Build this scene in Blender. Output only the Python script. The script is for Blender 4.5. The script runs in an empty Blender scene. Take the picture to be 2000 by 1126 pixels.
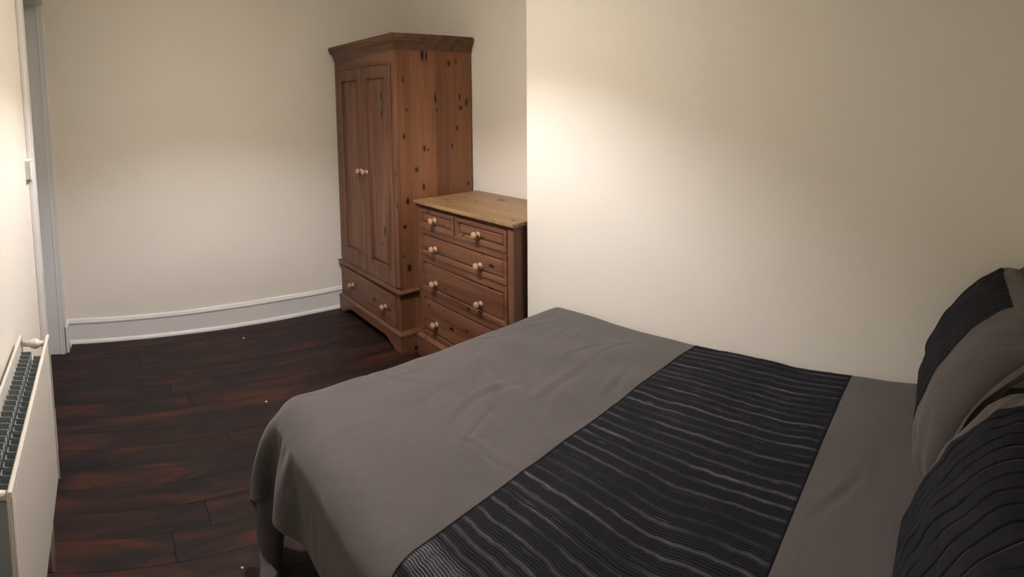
import bpy, bmesh, math, random
import numpy as np
from mathutils import Vector, Matrix
random.seed(7); rng = np.random.default_rng(7)
SC = bpy.context.scene
COL = SC.collection

# ------------------------------------------------------------------ camera
FU, VC = 1059.15, 289.8
AZ, TP, TR, ZC = 0.7563, 0.0932, -0.0076, 1.55
f0 = Vector((-math.cos(AZ), math.sin(AZ), 0)); u0 = Vector((0, 0, 1)); r0 = f0.cross(u0)
f2 = f0*math.cos(TP) - u0*math.sin(TP); u2 = u0*math.cos(TP) + f0*math.sin(TP)
r3 = r0*math.cos(TR) + u2*math.sin(TR); u3 = u2*math.cos(TR) - r0*math.sin(TR)
cd = bpy.data.cameras.new('camera')
cd.type = 'PANO'; cd.panorama_type = 'CENTRAL_CYLINDRICAL'     # a phone panorama sweep
cd.central_cylindrical_range_u_min = -1000/FU; cd.central_cylindrical_range_u_max = 1000/FU
cd.central_cylindrical_range_v_max = VC/FU; cd.central_cylindrical_range_v_min = -(1126-VC)/FU
cd.central_cylindrical_radius = 1.0
cd.clip_start = 0.01
cam = bpy.data.objects.new('camera', cd); COL.objects.link(cam); SC.camera = cam
M = Matrix((r3, u3, -f2)).transposed().to_4x4(); M.translation = Vector((0, 0, ZC)); cam.matrix_world = M

# ------------------------------------------------------------------ exposure, world, light
SC.view_settings.view_transform = 'Standard'; SC.view_settings.look = 'None'
SC.view_settings.gamma = 1.0; SC.view_settings.use_curve_mapping = False
SC.view_settings.exposure = 0.1
SC.cycles.use_denoising = True
SC.cycles.max_bounces = 8; SC.cycles.diffuse_bounces = 5
W = bpy.data.worlds.new('world'); SC.world = W; W.use_nodes = True
W.node_tree.nodes['Background'].inputs[0].default_value = (0.5, 0.45, 0.4, 1)
W.node_tree.nodes['Background'].inputs[1].default_value = 0.01
LAMP = Vector((-1.90, 0.72, 2.30))
BULB_W, BULB_COL = 90.0, (1.0, 0.965, 1.02)
SHADE_E, SHADE_COL = 9.5, (1.0, 0.80, 0.53)

# ------------------------------------------------------------------ helpers
def mesh_obj(name, verts, faces, mat, parent=None, smooth=False, edges=()):
    me = bpy.data.meshes.new(name)
    off = Vector(parent['_base']) if parent is not None and '_base' in parent else Vector((0, 0, 0))
    me.from_pydata([(v[0]-off.x, v[1]-off.y, v[2]-off.z) for v in verts], edges, faces)
    me.validate(); me.materials.append(mat)
    bm = bmesh.new(); bm.from_mesh(me); bmesh.ops.recalc_face_normals(bm, faces=bm.faces); bm.to_mesh(me); bm.free()
    if smooth: me.polygons.foreach_set('use_smooth', [True]*len(me.polygons))
    o = bpy.data.objects.new(name, me); COL.objects.link(o)
    if parent is not None: o.parent = parent; o['_base'] = tuple(off)
    return o

def thing(name, label, cat, loc=(0, 0, 0), group=None):
    o = bpy.data.objects.new(name, None); COL.objects.link(o); o.location = loc
    o.empty_display_size = 0.1
    o['_base'] = tuple(loc); o['label'] = label; o['category'] = cat
    if group: o['group'] = group
    return o

def tag(o, label=None, cat=None, group=None, kind=None):
    for k, v in (('label', label), ('category', cat), ('group', group), ('kind', kind)):
        if v: o[k] = v
    return o

class MB:
    def __init__(s): s.v = []; s.f = []
    def add(s, vs, fs):
        n = len(s.v); s.v += [tuple(v) for v in vs]; s.f += [tuple(i+n for i in f) for f in fs]; return s
    def box(s, x0, x1, y0, y1, z0, z1, b=0.0):
        if b <= 0:
            vs = [(x, y, z) for z in (z0, z1) for y in (y0, y1) for x in (x0, x1)]
            return s.add(vs, [(0, 2, 3, 1), (4, 5, 7, 6), (0, 1, 5, 4), (2, 6, 7, 3), (0, 4, 6, 2), (1, 3, 7, 5)])
        bm = bmesh.new(); bmesh.ops.create_cube(bm, size=1)
        for v in bm.verts:
            v.co = Vector(((x0+x1)/2+v.co.x*(x1-x0), (y0+y1)/2+v.co.y*(y1-y0), (z0+z1)/2+v.co.z*(z1-z0)))
        bmesh.ops.bevel(bm, geom=list(bm.edges), offset=b, segments=2, profile=0.5, affect='EDGES')
        bm.verts.index_update()
        s.add([v.co[:] for v in bm.verts], [[v.index for v in f.verts] for f in bm.faces]); bm.free(); return s
    def lathe(s, c, axis, prof, n=20):
        # prof: list of (distance along axis, radius)
        a = Vector(axis).normalized(); t = a.orthogonal().normalized(); w = a.cross(t); c = Vector(c)
        vs = []; fs = []
        for (d, r) in prof:
            for k in range(n):
                th = 2*math.pi*k/n; vs.append(c+a*d+(t*math.cos(th)+w*math.sin(th))*r)
        for i in range(len(prof)-1):
            for k in range(n):
                fs.append((i*n+k, i*n+(k+1) % n, (i+1)*n+(k+1) % n, (i+1)*n+k))
        fs.append(tuple(range(n))[::-1]); fs.append(tuple((len(prof)-1)*n+k for k in range(n)))
        return s.add(vs, fs)
    def tube(s, p0, p1, r, n=14):
        p0 = Vector(p0); p1 = Vector(p1); d = (p1-p0).length
        return s.lathe(p0, p1-p0, [(0, r), (d, r)], n)
    def sweep(s, path, prof, closed_ends=True):
        # path: list of (point2d corner positions list per profile) given as function result: list of rings
        n = len(prof); rings = path
        vs = [p for ring in rings for p in ring]; fs = []
        for i in range(len(rings)-1):
            for k in range(n):
                fs.append((i*n+k, i*n+(k+1) % n, (i+1)*n+(k+1) % n, (i+1)*n+k))
        fs.append(tuple(range(n))); fs.append(tuple((len(rings)-1)*n+k for k in range(n)))
        return s.add(vs, fs)
    def make(s, name, mat, parent=None, smooth=False):
        return mesh_obj(name, s.v, s.f, mat, parent, smooth)

def smooth_by_angle(o, deg=35):
    me = o.data
    bm = bmesh.new(); bm.from_mesh(me)
    for f in bm.faces: f.smooth = True
    for e in bm.edges:
        if len(e.link_faces) == 2 and e.calc_face_angle(0) > math.radians(deg): e.smooth = False
    bm.to_mesh(me); bm.free(); return o

# ------------------------------------------------------------------ materials
class NT:
    def __init__(s, name):
        s.m = bpy.data.materials.new(name); s.m.use_nodes = True; s.t = s.m.node_tree
        s.b = s.t.nodes['Principled BSDF']
    def n(s, typ, **kw):
        x = s.t.nodes.new(typ)
        for k, v in kw.items():
            if k.startswith('i_'):
                x.inputs[int(k[2:])].default_value = v
            else: setattr(x, k, v)
        return x
    def l(s, a, b): s.t.links.new(a, b)
    def coord(s, scale=(1, 1, 1)):
        c = s.n('ShaderNodeTexCoord'); m = s.n('ShaderNodeMapping'); s.l(c.outputs['Object'], m.inputs[0])
        m.inputs['Scale'].default_value = scale; return m.outputs[0]
    def noise(s, vec, scale, detail=4, rough=0.55, dist=0.0):
        x = s.n('ShaderNodeTexNoise'); x.inputs['Scale'].default_value = scale
        x.inputs['Detail'].default_value = detail; x.inputs['Roughness'].default_value = rough
        x.inputs['Distortion'].default_value = dist
        if vec is not None: s.l(vec, x.inputs['Vector'])
        return x.outputs[0]
    def ramp(s, fac, stops):
        x = s.n('ShaderNodeValToRGB'); e = x.color_ramp.elements
        while len(e) < len(stops): e.new(0.5)
        for k, (p, c) in enumerate(stops):
            e[k].position = p; e[k].color = (*c, 1) if len(c) == 3 else c
        s.l(fac, x.inputs[0]); return x.outputs[0]
    def mix(s, fac, a, b, mode='MIX'):
        x = s.n('ShaderNodeMix', data_type='RGBA', blend_type=mode)
        for v, i in ((fac, 0), (a, 6), (b, 7)):
            if hasattr(v, 'links'): s.l(v, x.inputs[i])
            elif i == 0: x.inputs[0].default_value = v
            else: x.inputs[i].default_value = (*v, 1)
        return x.outputs[2]
    def math(s, op, a, b=None, c=None, clamp=False):
        x = s.n('ShaderNodeMath', operation=op); x.use_clamp = clamp
        for i, v in enumerate((a, b, c)):
            if v is None: continue
            if hasattr(v, 'links'): s.l(v, x.inputs[i])
            else: x.inputs[i].default_value = v
        return x.outputs[0]
    def bump(s, h, strength, dist):
        x = s.n('ShaderNodeBump'); x.inputs['Strength'].default_value = strength; x.inputs['Distance'].default_value = dist
        s.l(h, x.inputs['Height']); s.l(x.outputs[0], s.b.inputs['Normal'])
    def base(s, c):
        if hasattr(c, 'links'): s.l(c, s.b.inputs['Base Color'])
        else: s.b.inputs['Base Color'].default_value = (*c, 1)
    def rough(s, r, spec=0.5):
        if hasattr(r, 'links'): s.l(r, s.b.inputs['Roughness'])
        else: s.b.inputs['Roughness'].default_value = r
        s.b.inputs['Specular IOR Level'].default_value = spec

def srgb(r, g, b):
    f = lambda c: (c/255/12.92) if c/255 <= 0.04045 else ((c/255+0.055)/1.055)**2.4
    return (f(r), f(g), f(b))

def paint(name, col, rough=0.6, spec=0.3, mott=0.03, bump=0.15):
    t = NT(name); v = t.coord()
    n1 = t.noise(v, 1.3, 3); n2 = t.noise(v, 160, 3)
    dk = tuple(c*(1-mott*2) for c in col)
    t.base(t.mix(n1, dk, col)); t.rough(rough, spec); t.bump(n2, bump, 0.001); return t.m

M_WALL = paint('cream_wall_paint', (0.80, 0.77, 0.70), 0.55, 0.25)
M_CEIL = paint('ceiling_paint', (0.78, 0.77, 0.72), 0.9, 0.1)
M_TRIM = paint('white_gloss_trim', (0.74, 0.73, 0.72), 0.38, 0.4, 0.05, 0.08)
M_DOOR = paint('grey_door_frame_paint', (0.62, 0.63, 0.64), 0.5, 0.3, 0.03, 0.08)
M_PLAST = paint('switch_plastic', (0.78, 0.77, 0.74), 0.35, 0.5, 0.0, 0.0)

def wood(name, light, dark, grain='z', board=0.0, knots=(), gen=5.0, knotamt=0.5, seed=0, gs=1.0, wear=False):
    """Knotty pine; grain axis in object space, explicit knots as (x,y,z, across, along)."""
    t = NT(name)
    s = {'z': (14, 14, 1.0), 'x': (1.0, 14, 14), 'y': (14, 1.0, 14)}[grain]
    co = t.n('ShaderNodeTexCoord'); mp = t.n('ShaderNodeMapping'); t.l(co.outputs['Object'], mp.inputs[0])
    mp.inputs['Scale'].default_value = s; mp.inputs['Location'].default_value = (seed*3.1, seed*1.7, seed*2.3)
    n1 = t.noise(mp.outputs[0], 1.4*gs, 5, 0.6, 0.6)
    n2 = t.noise(mp.outputs[0], 9*gs, 4, 0.7, 0.2)
    mid = tuple((a+b)/2 for a, b in zip(light, dark))
    c = t.ramp(n1, [(0.34, dark), (0.50, mid), (0.64, light)])
    c = t.mix(t.math('MULTIPLY', n2, 0.5), c, dark)
    if board:
        sep = t.n('ShaderNodeSeparateXYZ'); t.l(co.outputs['Object'], sep.inputs[0])
        ax = {'z': 1, 'x': 2, 'y': 0}[grain]
        fl = t.math('FLOOR', t.math('DIVIDE', t.math('ADD', sep.outputs[ax], seed*0.37), board))
        wn = t.n('ShaderNodeTexWhiteNoise', noise_dimensions='1D'); t.l(fl, wn.inputs['W'])
        c = t.mix(0.42, c, t.ramp(wn.outputs[0], [(0, dark), (1, light)]))
    kc = (0.014, 0.005, 0.003)
    if gen:
        ks = {'z': (gen, 0, gen*0.45), 'x': (gen*0.45, 0, gen), 'y': (gen, gen*0.45, gen)}[grain]
        m2 = t.n('ShaderNodeMapping'); t.l(co.outputs['Object'], m2.inputs[0]); m2.inputs['Scale'].default_value = ks
        m2.inputs['Location'].default_value = (seed*1.3+.4, seed*.9+.2, seed*2.1)
        vo = t.n('ShaderNodeTexVoronoi', voronoi_dimensions='2D'); vo.inputs['Scale'].default_value = 1.0
        s3 = t.n('ShaderNodeSeparateXYZ'); t.l(m2.outputs[0], s3.inputs[0]); c3 = t.n('ShaderNodeCombineXYZ')
        t.l(s3.outputs[0], c3.inputs[0]); t.l(s3.outputs[2], c3.inputs[1]); t.l(c3.outputs[0], vo.inputs['Vector'])
        sepc = t.n('ShaderNodeSeparateColor'); t.l(vo.outputs['Color'], sepc.inputs[0])
        rad = t.math('MULTIPLY', t.math('SUBTRACT', sepc.outputs[0], 1-knotamt, None, True), 0.125/knotamt)
        d = t.math('SUBTRACT', vo.outputs['Distance'], rad)
        core = t.math('MULTIPLY_ADD', d, -30.0, 0.5, True)
        halo = t.math('MULTIPLY_ADD', d, -7.0, 0.75, True)
        c = t.mix(t.math('MULTIPLY', halo, 0.35), c, dark); c = t.mix(core, c, kc)
    if knots:
        jit = t.n('ShaderNodeTexNoise'); jit.inputs['Scale'].default_value = 45; t.l(co.outputs['Object'], jit.inputs['Vector'])
        acc = None
        for (x, y, z, ra, rl) in knots:
            sub = t.n('ShaderNodeVectorMath', operation='SUBTRACT'); t.l(co.outputs['Object'], sub.inputs[0]); sub.inputs[1].default_value = (x, y, z)
            mul = t.n('ShaderNodeVectorMath', operation='MULTIPLY'); t.l(sub.outputs[0], mul.inputs[0])
            mul.inputs[1].default_value = {'z': (1/ra, 1/ra, 1/rl), 'x': (1/rl, 1/ra, 1/ra), 'y': (1/ra, 1/rl, 1/ra)}[grain]
            ln = t.n('ShaderNodeVectorMath', operation='LENGTH'); t.l(mul.outputs[0], ln.inputs[0])
            acc = ln.outputs['Value'] if acc is None else t.math('MINIMUM', acc, ln.outputs['Value'])
        acc = t.math('ADD', acc, t.math('MULTIPLY_ADD', jit.outputs[0], 0.9, -0.45))
        c = t.mix(t.math('MULTIPLY', t.math('MULTIPLY_ADD', acc, -0.6, 1.5, True), 0.45), c, dark)
        c = t.mix(t.math('MULTIPLY_ADD', acc, -2.5, 3.0, True), c, kc)
    t.base(c); t.rough(0.42, 0.35); t.bump(n2, 0.25, 0.0012)
    return t.m

# pine colours
PL, PD = (0.240, 0.107, 0.048), (0.105, 0.042, 0.020)      # wardrobe
CL, CD = (0.200, 0.090, 0.046), (0.080, 0.031, 0.018)        # chest drawers
TL, TD = (0.37, 0.245, 0.125), (0.15, 0.078, 0.035)         # chest top, bleached
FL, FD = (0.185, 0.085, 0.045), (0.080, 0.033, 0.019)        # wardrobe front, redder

# ================================================================== SETTING
XF, YL, YA, YC, XE, XR, ZT = -3.645, -0.336, 2.252, 1.82, -1.8276, 0.42, 2.70
def structure(name, mb, mat): o = mb.make(name, mat); o['kind'] = 'structure'; return o
structure('floor', MB().box(XF-.1, XR+.1, YL-.15, YA+.1, -.12, -.018), NT('floor_underside').m)
fl = bpy.data.objects['floor']
# stained planks
def floor_mat():
    t = NT('mahogany_stained_boards'); oi = t.n('ShaderNodeObjectInfo')
    co = t.n('ShaderNodeTexCoord'); ad = t.n('ShaderNodeVectorMath', operation='ADD'); t.l(co.outputs['Object'], ad.inputs[0])
    cm = t.n('ShaderNodeCombineXYZ'); t.l(t.math('MULTIPLY', oi.outputs['Random'], 37.0), cm.inputs[0]); t.l(t.math('MULTIPLY', oi.outputs['Random'], 91.0), cm.inputs[1])
    t.l(cm.outputs[0], ad.inputs[1])
    mp = t.n('ShaderNodeMapping'); t.l(ad.outputs[0], mp.inputs[0]); mp.inputs['Scale'].default_value = (12, 2.6, 12)
    n1 = t.noise(mp.outputs[0], 0.9, 4, 0.6, 0.7)
    n2 = t.noise(mp.outputs[0], 6, 5, 0.7)
    c = t.ramp(n1, [(0.40, (0.006, 0.005, 0.006)), (0.50, (0.016, 0.0085, 0.008)), (0.60, (0.043, 0.0125, 0.008)), (0.74, (0.085, 0.023, 0.010))])
    c = t.mix(t.math('MULTIPLY', n2, 0.6), c, (0.010, 0.007, 0.008))
    t.base(c); t.rough(t.math('MULTIPLY_ADD', n2, 0.3, 0.36), 0.2); t.bump(n2, 0.3, 0.001); return t.m
M_FLOOR = floor_mat()
bpy.data.objects['floor'].data.materials[0].node_tree.nodes['Principled BSDF'].inputs['Base Color'].default_value = (0.008, 0.006, 0.006, 1)
x = XF; PWID = 0.135
while x < XR:
    cuts = [YL-.12] + sorted(random.uniform(0.0, 2.0) for _ in range(random.choice([1, 1, 2]))) + [YA+.05]
    cuts = [c for i, c in enumerate(cuts) if i == 0 or c-cuts[i-1] > .3]
    cuts[-1] = YA+.05
    w = min(PWID, XR+.05-x)
    for a, b in zip(cuts[:-1], cuts[1:]):
        dz = random.uniform(-.0006, 0)
        o = MB().box(x+.0006, x+w-.0006, a+.001, b-.001, -.018, dz).make('plank', M_FLOOR, fl)
    x += PWID
structure('ceiling', MB().box(XF-.1, XR+.1, YL-.15, YA+.1, ZT, ZT+.1), M_CEIL)
structure('wall_far', MB().box(XF-.1, XF, YL-.15, YA+.1, 0, ZT), M_WALL)
structure('wall_alcove', MB().box(XF, XE, YA, YA+.1, 0, ZT), M_WALL)
structure('wall_chimney_breast', MB().box(XE, XR+.1, YC, YA+.1, 0, ZT, 0.004), M_WALL)
structure('wall_head', MB().box(XR, XR+.1, -1.6, YC, 0, ZT), M_WALL)
# left wall with door opening x -3.48..-2.445, z<2.275
DX0, DX1, DZ = -3.48, -2.445, 2.278
wl = MB().box(XF, DX0, YL-.12, YL, 0, ZT).box(DX1, XR, YL-.12, YL, 0, ZT).box(DX0, DX1, YL-.12, YL, DZ, ZT)
structure('wall_left', wl, M_WALL)
# reveal lining, stop beads, architraves
trim = MB()
trim.box(DX0-.001, DX0+.012, YL-.12, YL+.001, 0, DZ)                 # far lining (the grey face seen)
trim.box(DX1-.012, DX1+.001, YL-.12, YL+.001, 0, DZ)
trim.box(DX0, DX1, YL-.12, YL+.001, DZ-.012, DZ+.001)
o = structure('trim_1', trim, M_DOOR)
arch = MB()
arch.box(DX1, DX1+.085, YL, YL+.02, 0, DZ+.085, .004).box(DX1+.012, DX1+.02, YL+.02, YL+.026, 0, DZ+.07)
arch.box(DX0-.085, DX0, YL, YL+.010, 0, DZ+.085, .003).box(DX0-.022, DX0-.012, YL+.008, YL+.014, 0, DZ+.03)
arch.box(DX0, DX1, YL, YL+.02, DZ, DZ+.085, .004)
structure('trim_2', arch, M_TRIM)
# stop bead on far lining
structure('trim_3', MB().box(DX0+.012, DX0+.017, YL-.028, YL-.018, 0.0, DZ-.012), M_TRIM)
# the closed door deep in the opening
door = MB().box(DX0+.012, DX1-.012, YL-.118, YL-.104, 0.005, DZ-.012)
for (a, b) in ((.12, .46), (.56, .90)):
    for (c, d) in ((.25, .95), (1.12, 2.05)):
        xa, xb = DX0+a*1.03, DX0+b*1.03
        for q in ((xa, xb, c, c+.02), (xa, xb, d-.02, d), (xa, xa+.02, c, d), (xb-.02, xb, c, d)):
            door.box(q[0], q[1], YL-.105, YL-.098, q[2], q[3])
dr = structure('door_1', door, M_DOOR)
MB().lathe((DX1-.08, YL-.104, 1.0), (0, 1, 0), [(0, .025), (.004, .025), (.006, .01), (.03, .01), (.036, .024), (.05, .026), (.058, .015), (.06, .004)]).make('door_knob', M_PLAST, dr, True)

# baseboards: board, moulded bead at the top, quarter-round shoe at the foot
def base_prof():
    return [(0, 0), (.030, 0), (.029, .010), (.024, .019), (.016, .023), (.015, .128), (.018, .131), (.021, .137), (.020, .144), (.013, .147), (.013, .151), (.010, .158), (.004, .1625), (0, .1625)]
def baseboard(name, p0, p1, nrm, ext0=0., ext1=0., thin=1.):
    p0 = Vector(p0); p1 = Vector(p1); nrm = Vector(nrm); d = (p1-p0).normalized(); L = (p1-p0).length
    N = max(2, int(L/.06)); rings = []
    for i in range(N+1):
        s = L*i/N; wob = .0016*math.sin(s*5.1+1)+.0011*math.sin(s*13.3)
        ring = []
        for (q, z) in base_prof():
            q *= thin
            # mitre
            ss = s
            if i == 0: ss = s+ext0*q
            if i == N: ss = s-ext1*q
            p = p0+d*ss+nrm*(q+(wob if 0 < q else 0)); ring.append((p.x, p.y, z+(wob if z > .1 else 0)))
        rings.append(ring)
    o = MB().sweep(rings, base_prof()).make(name, M_TRIM); smooth_by_angle(o, 40); o['kind'] = 'structure'; return o
baseboard('baseboard_far', (XF, YL, 0), (XF, YA, 0), (1, 0, 0), 1, 1)
baseboard('baseboard_alcove', (XF, YA, 0), (XE, YA, 0), (0, -1, 0), 1, 1).location.z = 0
baseboard('baseboard_left_corner', (XF, YL, 0), (DX0-.085, YL, 0), (0, 1, 0), 1, 0)
baseboard('baseboard_left', (DX1+.085, YL, 0), (XR, YL, 0), (0, 1, 0), 0, 0, .5)
baseboard('baseboard_chimney_breast', (XE, YC, 0), (XR, YC, 0), (0, -1, 0), 0, 0)
structure('trim_4', MB().box(DX0-.085, DX0, YL, YL+.024, 0, .175, .003).box(DX1, DX1+.085, YL, YL+.030, 0, .20, .003), M_TRIM)

# ================================================================== PENDANT LAMP (above the frame)
pl = thing('pendant_lamp', 'white pendant lamp hanging above the foot of the bed', 'lamp', (LAMP.x, LAMP.y, ZT))
ms = NT('lampshade'); ms.base((0.8, 0.72, 0.6)); ms.b.inputs['Emission Color'].default_value = (*SHADE_COL, 1); ms.b.inputs['Emission Strength'].default_value = SHADE_E
sh = MB(); n = 40; R0, R1, Z0, Z1 = .215, .11, LAMP.z-.155, LAMP.z+.09
vs = []; fs = []
for (r, z) in ((R0, Z0), (R1, Z1), (R1-.004, Z1), (R0-.004, Z0)):
    vs += [(LAMP.x+r*math.cos(2*math.pi*k/n), LAMP.y+r*math.sin(2*math.pi*k/n), z) for k in range(n)]
for i in range(4):
    for k in range(n): fs.append((i*n+k, i*n+(k+1) % n, ((i+1) % 4)*n+(k+1) % n, ((i+1) % 4)*n+k))
sh.add(vs, fs).make('lamp_shade', ms.m, pl, True)
MB().tube((LAMP.x, LAMP.y, LAMP.z+.07), (LAMP.x, LAMP.y, ZT-.02), .004).make('cord', M_PLAST, pl)
MB().lathe((LAMP.x, LAMP.y, ZT), (0, 0, -1), [(0, .05), (.01, .05), (.03, .02), (.035, .006)]).make('ceiling_rose', M_PLAST, pl, True)
MB().lathe((LAMP.x, LAMP.y, LAMP.z+.07), (0, 0, -1), [(0, .018), (.03, .018), (.04, .013)]).make('bulb_holder', M_PLAST, pl, True)
ld = bpy.data.lights.new('bulb', 'POINT'); ld.energy = BULB_W; ld.color = BULB_COL; ld.shadow_soft_size = 0.045
lo = bpy.data.objects.new('bulb', ld); COL.objects.link(lo); lo.parent = pl; lo.location = LAMP-Vector(pl['_base'])

# ================================================================== WARDROBE
WX0, WX1, WY0, WY1 = -3.592, -2.756, 1.662, 2.235
bw = ((WX0+WX1)/2, (WY0+WY1)/2, 0)
wd = thing('wardrobe', 'tall knotty pine wardrobe with two panelled doors in the alcove corner', 'wardrobe', bw)
def K(lst, ax=None):  # world knots -> local
    return [(x-bw[0], y-bw[1], z-bw[2], ra, rl) for (x, y, z, ra, rl) in lst]
side_k = [(-2.756, y, z, ra, rl) for (y, z, ra, rl) in [
    (2.059, 1.769, .011, .015), (2.116, 1.783, .007, .012), (1.862, 1.82, .012, .035), (1.889, 1.81, .007, .03), (1.716, 1.669, .007, .018), (1.951, 1.553, .007, .028),
    (1.961, 1.48, .006, .011), (2.198, 1.523, .010, .022), (2.147, 1.491, .015, .013), (2.143, 1.56, .007, .02), (2.119, 1.361, .008, .014), (1.739, 1.486, .007, .009),
    (1.716, 1.331, .010, .016), (1.862, 1.247, .010, .016), (1.889, 1.238, .006, .007), (2.076, 1.251, .006, .015), (1.802, 1.122, .011, .015),
    (1.852, 1.009, .008, .018), (2.205, .993, .009, .010), (1.733, .934, .013, .019), (1.707, .779, .012, .014), (1.732, .519, .013, .024), (1.69, .60, .007, .010)]]
M_WSIDE = wood('pine_wardrobe_side', PL, PD, 'z', board=0.094, knots=K(side_k), gen=0, seed=1)
M_WV = wood('pine_wardrobe_vertical', FL, FD, 'z', gen=12.0, knotamt=0.55, seed=2)
M_WV2 = wood('pine_wardrobe_panel', tuple(c*1.12 for c in FL), FD, 'z', gen=8.0, knotamt=0.7, seed=5)
M_WH = wood('pine_wardrobe_horizontal', FL, FD, 'x', gen=12.0, knotamt=0.6, seed=3)
M_WC = wood('pine_cornice', tuple(c*.85 for c in FL), tuple(c*.8 for c in FD), 'x', gen=0, seed=4)
t = .02
MB().box(WX1-t, WX1, WY0+.022, WY1, .105, 1.845).make('side_panel', M_WSIDE, wd)
MB().box(WX0, WX0+t, WY0+.022, WY1, .105, 1.845).make('side_panel', M_WSIDE, wd)
MB().box(WX0+t, WX1-t, WY1-.010, WY1, .105, 1.845).make('back_panel', M_WV, wd)
MB().box(WX0+t, WX1-t, WY0+.03, WY1-.01, 1.825, 1.845).make('top_board', M_WH, wd)
MB().box(WX0+t, WX1-t, WY0+.03, WY1-.01, .39, .41).make('bottom_board', M_WH, wd)
# corner stiles and rails of the face frame
for (a, b) in ((WX0, WX0+.045), (WX1-.045, WX1)):
    MB().box(a, b, WY0-.001, WY0+.022, .40, 1.845, .003).make('stile', M_WV, wd)
MB().box(WX0+.045, WX1-.045, WY0, WY0+.022, 1.767, 1.845, .002).make('frieze_rail', M_WH, wd)
# moulded rings around front and right/left sides
def moulding(name, prof, x0, x1, y0, y1, mat, parent, back=True):
    """prof: list of (outward, z), swept round left side, front and right side of a box footprint"""
    rings = []
    for (px, py, nx, ny) in ((x0, y1, -1, 0), (x0, y0, -1, -1), (x1, y0, 1, -1), (x1, y1, 1, 0)):
        rings.append([(px+nx*q, py+ny*q, z) for (q, z) in prof])
    o = MB().sweep(rings, prof).make(name, mat, parent); smooth_by_angle(o, 30); return o
C0, C1 = 1.842, 1.938
corn = [(-.02, C0), (.002, C0), (.004, C0+.006), (.005, C0+.016), (.007, C0+.024), (.012, C0+.036), (.019, C0+.047), (.026, C0+.054), (.027, C0+.066), (.031, C0+.070), (.033, C0+.088), (.031, C1), (-.02, C1)]
moulding('cornice', corn, WX0, WX1, WY0, WY1-.001, M_WC, wd)
MB().box(WX0+.01, WX1-.01, WY0+.01, WY1-.005, C1-.02, C1-.008).make('roof_board', M_WH, wd)
ZL = .377
led = [(-.015, ZL-.030), (.004, ZL-.030), (.007, ZL-.022), (.014, ZL-.014), (.016, ZL-.010), (.020, ZL-.008), (.021, ZL), (.018, ZL+.003), (.006, ZL+.006), (.003, ZL+.012), (-.015, ZL+.012)]
moulding('ledge_moulding', led, WX0, WX1, WY0, WY1-.001, M_WH, wd)
ZB = .110
bas = [(-.015, ZB-.012), (.020, ZB-.012), (.021, ZB-.004), (.018, ZB+.004), (.011, ZB+.009), (.006, ZB+.016), (.002, ZB+.020), (-.015, ZB+.020)]
moulding('base_moulding', bas, WX0, WX1, WY0, WY1-.001, M_WH, wd)
# bracket-foot plinth: front apron with shaped cut-out
def apron(name, p0, p1, nrm, h, th, foot, mat, parent, arch=.055):
    """board from p0 to p1, profile cut as bracket feet at both ends"""
    p0 = Vector(p0); p1 = Vector(p1); d = (p1-p0); L = d.length; d.normalize(); nrm = Vector(nrm)
    low = []
    N = 44
    for i in range(N+1):
        s = L*i/N; e = min(s, L-s)
        if e < foot*.55: z = 0
        elif e < foot*.8: z = arch*.45*(.5-.5*math.cos(math.pi*(e-foot*.55)/(foot*.25)))
        elif e < foot: z = arch*.45
        elif e < foot*1.45: z = arch*(.45+.55*math.sin(math.pi/2*(e-foot)/(foot*.45)))
        else: z = arch
        low.append((s, z))
    vs = []; fs = []
    for side in (0, 1):
        for (s, z) in low:
            p = p0+d*s+nrm*(-th*side); vs.append((p.x, p.y, z)); vs.append((p.x, p.y, h))
    n2 = 2*(N+1)
    for i in range(N):
        a = 2*i
        fs += [(a, a+2, a+3, a+1), (n2+a, n2+a+1, n2+a+3, n2+a+2), (a, n2+a, n2+a+2, a+2), (a+1, a+3, n2+a+3, n2+a+1)]
    fs += [(0, 1, n2+1, n2), (n2-2, 2*n2-2, 2*n2-1, n2-1)]
    return mesh_obj(name, vs, fs, mat, parent)
e = .018
apron('apron', (WX0-e, WY0-e, 0), (WX1+e, WY0-e, 0), (0, -1, 0), ZB-.010, .022, .13, M_WH, wd)
apron('apron', (WX1+e, WY0-e+.022, 0), (WX1+e, WY1-.03, 0), (1, 0, 0), ZB-.010, .022, .12, M_WH, wd)
apron('apron', (WX0-e, WY0-e+.022, 0), (WX0-e, WY1-.03, 0), (-1, 0, 0), ZB-.010, .022, .12, M_WH, wd)

def fielded_panel(mb, x0, x1, z0, z1, yf, rec=.010, m=.022, raise_=.004):
    """recessed, fielded panel facing -y: returns rings into mb (groove, bevel, flat field)"""
    rings = [(0, 0), (.004, rec), (.010, rec), (m, rec-raise_-.004), (m+.002, rec-raise_-.004)]
    vs = []; fs = []
    for (i, d) in rings:
        vs += [(x0+i, yf+d, z0+i), (x1-i, yf+d, z0+i), (x1-i, yf+d, z1-i), (x0+i, yf+d, z1-i)]
    for r in range(len(rings)-1):
        for k in range(4): fs.append((r*4+k, r*4+(k+1) % 4, (r+1)*4+(k+1) % 4, (r+1)*4+k))
    fs.append(tuple((len(rings)-1)*4+k for k in range(4)))
    mb.add(vs, fs)

M_KNOB = wood('pine_knob', (0.42, 0.285, 0.19), (0.30, 0.185, 0.115), 'z', gen=0, seed=9)
knob_prof = [(0, .017), (.003, .0185), (.007, .017), (.010, .010), (.015, .0085), (.020, .011), (.025, .0175), (.031, .0205), (.037, .0195), (.042, .014), (.0445, .006), (.045, .001)]
def knob(x, y, z, parent, s=1.0, name='knob'):
    return MB().lathe((x, y, z), (0, -1, 0), [(d*s, r*s) for d, r in knob_prof], 20).make(name, M_KNOB, parent, True)

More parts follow.
